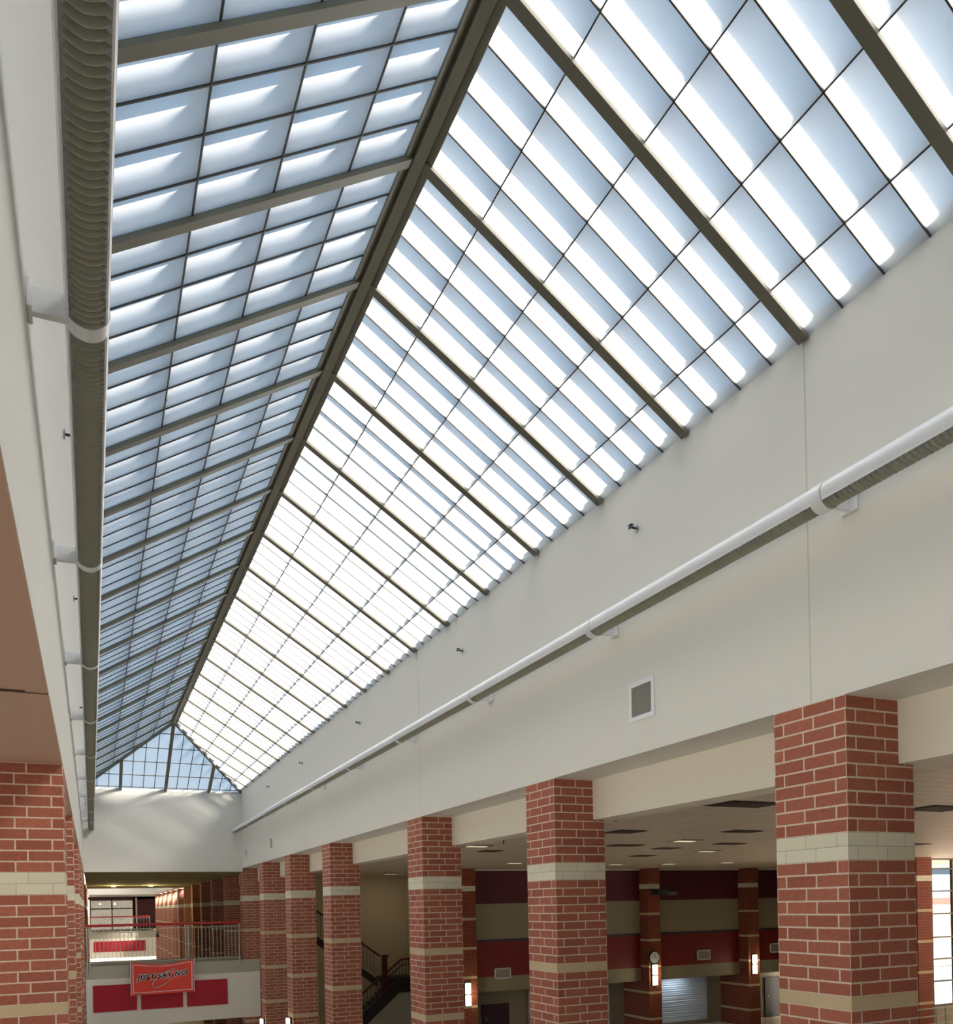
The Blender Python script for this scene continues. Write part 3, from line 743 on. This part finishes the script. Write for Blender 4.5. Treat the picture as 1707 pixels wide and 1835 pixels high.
# landing at right and flight going down to the left
stp('landing', MB().box(11.5, 13.0, YF1, 35.98, -3.34, -3.14), STR)
A, B = Vector((11.95, YF1, -3.35)), Vector((9.3, YF1, -5.65))
stp('stringer', MB().prism([(12.9, YF1, -3.35), (12.0, YF1, -3.35), (9.35, YF1, -5.55), (9.35, YF1, -5.79), (9.75, YF1, -5.79), (12.1, YF1, -3.78), (12.9, YF1, -3.78)], (0, .08, 0)), STR)
mb = MB()
for kk in range(14):
    x = 11.95 - .19 * kk; z = -3.3 - .165 * kk; mb.box(x - .19, x, YF1 + .08, YF1 + .75, z - .17, z)
stp('treads', mb, mat('tread_grey', (90, 84, 76), .7))
stp('handrail', MB().beam((11.45, YF1, -2.95), (12.2, YF1, -2.36), .07, .08).beam((12.17, YF1, -2.36), (13.0, YF1, -2.33), .07, .08).beam((12.2, YF1 - .06, -2.6), (11.5, YF1 - .06, -3.15), .04, .04).beam((12.2, YF1 - .06, -2.6), (12.6, YF1 - .06, -2.6), .04, .04), WD)
stp('newel_post', MB().box(11.36, 11.56, YF1 - .05, YF1 + .15, -3.75, -2.17).box(11.31, 11.61, YF1 - .1, YF1 + .2, -2.2, -2.13), WD)
mb = MB()
for kk in range(9):
    x = 11.65 + kk * .15; zt = -2.95 + min(1, (x - 11.45) / .75) * .6; mb.box(x - .012, x + .012, YF1 - .01, YF1 + .015, -3.14, zt)
for kk in range(14):
    x = 9.6 + kk * .15; zt = -5.55 + (x - 9.35) * .83; mb.box(x - .012, x + .012, YF1 - .01, YF1 + .015, zt, zt + .85)
stp('balusters', mb, BAL)
stp('lower_handrail', MB().beam((11.4, YF1, -2.95), (9.5, YF1, -4.5), .07, .08), WD)
# upper flight going up to the left behind the newel
stp('upper_stringer', MB().prism([(11.3, 35.2, -3.2), (8.2, 35.2, -.9), (8.2, 35.2, -1.25), (11.3, 35.2, -3.55)], (0, .08, 0)), STR)
stp('upper_handrail', MB().beam((11.42, 35.2, -2.2), (7.6, 35.2, .62), .07, .08), WD)
mb = MB()
for kk in range(22):
    x = 7.9 + kk * .155; z = -2.2 + (11.42 - x) * .738; mb.box(x - .012, x + .012, 35.19, 35.21, z - .95, z)
stp('upper_balusters', mb, BAL)
struct('wall_stair_lower', MB().prism([(11.95, YF1 + .1, -3.8), (12.9, YF1 + .1, -3.8), (12.9, YF1 + .1, GZ), (9.9, YF1 + .1, GZ)], (0, .05, 0)), mat('stair_lower_wall', (190, 190, 176), .8))
tag(MB().box(12.78, 12.88, YF1 - .3, YF1 - .2, GZ, -3.55).build('yellow_post', mat('yellow_paint', (186, 130, 30), .5)), 'thin yellow post at the right of the staircase', 'post')

# ---------------------------------------------------------------- tall window at the right and the view outside
zs = [.95, .11, -.74, -1.62, -2.44, -3.27]
window('window_2', 28.52, 33.2, 21.4, -4.2, 1.41 - .07, 4, zs, fw=.06, tint=.75)
wbox('wall_window_sill', 27.4, 33.5, 21.38, 21.6, GZ, -4.2, BEIGE)
wbox('wall_dining_right', 33.3, 33.5, YF, 7.0, GZ, 1.349, BEIGE)
wbox('wall_dining_right_sill', 33.3, 33.5, 7.0, 21.4, GZ, -4.6, BEIGE)
mb = MB()
for i in range(8): mb.box(33.35, 33.43, 7.0 + 2.05 * i, 7.06 + 2.05 * i, -4.6, 1.3)
for z in (-4.6, -2.6, -.6, 1.25): mb.box(33.35, 33.43, 7.0, 21.36, z, z + .06)
struct('added_window_right', mb, FR)  # unseen window, added for more daylight in the dining hall
OUT = bpy.data.materials.new('pale_facade'); OUT.use_nodes = True; n = OUT.node_tree; b = n.nodes['Principled BSDF']
k = n.nodes.new('ShaderNodeTexBrick'); k.inputs['Scale'].default_value = 1; k.inputs['Brick Width'].default_value = .6; k.inputs['Row Height'].default_value = .2; k.inputs['Mortar Size'].default_value = .02
k.inputs['Color1'].default_value = lin((196, 150, 132)); k.inputs['Color2'].default_value = lin((186, 138, 120)); k.inputs['Mortar'].default_value = lin((214, 190, 176))
t = n.nodes.new('ShaderNodeTexCoord'); mp = n.nodes.new('ShaderNodeMapping'); mp.inputs['Rotation'].default_value = (math.radians(90), 0, 0)
n.links.new(t.outputs['Object'], mp.inputs[0]); n.links.new(mp.outputs[0], k.inputs['Vector']); n.links.new(k.outputs['Color'], b.inputs['Base Color'])
bd = empty('building', (60, 46, GZ), 'pale sunlit brick building seen through the tall window', 'building')
MB().box(-15, 25, 0, 6, 0, 5.9).build('facade', OUT, bd)
MB().box(-15, 25, -.1, 0, 5.0, 5.5).build('cornice_band', mat('pink_band', (170, 70, 62), .7), bd)
MB().box(-13, -6, 1, 5, 5.9, 8.2).build('rooftop_unit', mat('rooftop_grey', (150, 156, 170), .6), bd)
MB().box(-3, 6, 1, 5, 5.9, 7.4).build('rooftop_unit', MATS['rooftop_grey'], bd)
wbox('ground_outside', 34, 120, -20, 130, GZ - .3, GZ - .1, mat('pale_paving', (220, 214, 204), .8))
bd = empty('building', (2, 112, GZ), 'pale stone building seen through the far end window', 'building')
MB().box(-12, 16, 0, 5, 0, 12).build('facade', mat('stone_facade', (150, 145, 136), .8, var=.12, bscale=.8), bd)
MB().box(-12.2, 16.2, -.3, 0, 11.6, 12.2).build('parapet', GREY, bd)
# steel railing by the window
t = empty('railing', (21.4, 16, -4.2), 'low dark steel railing in front of the tall window', 'railing')
mb = MB()
for z in (1.0, .78, .56): mb.box(-1.2, 1.6, -.02, .02, z, z + .03)
mb.build('rails', STEEL, t)
for x in (-1.1, 0, .4, 1.5): MB().box(x - .02, x + .02, -.02, .02, -1.6, 1.0).build('post', STEEL, t)
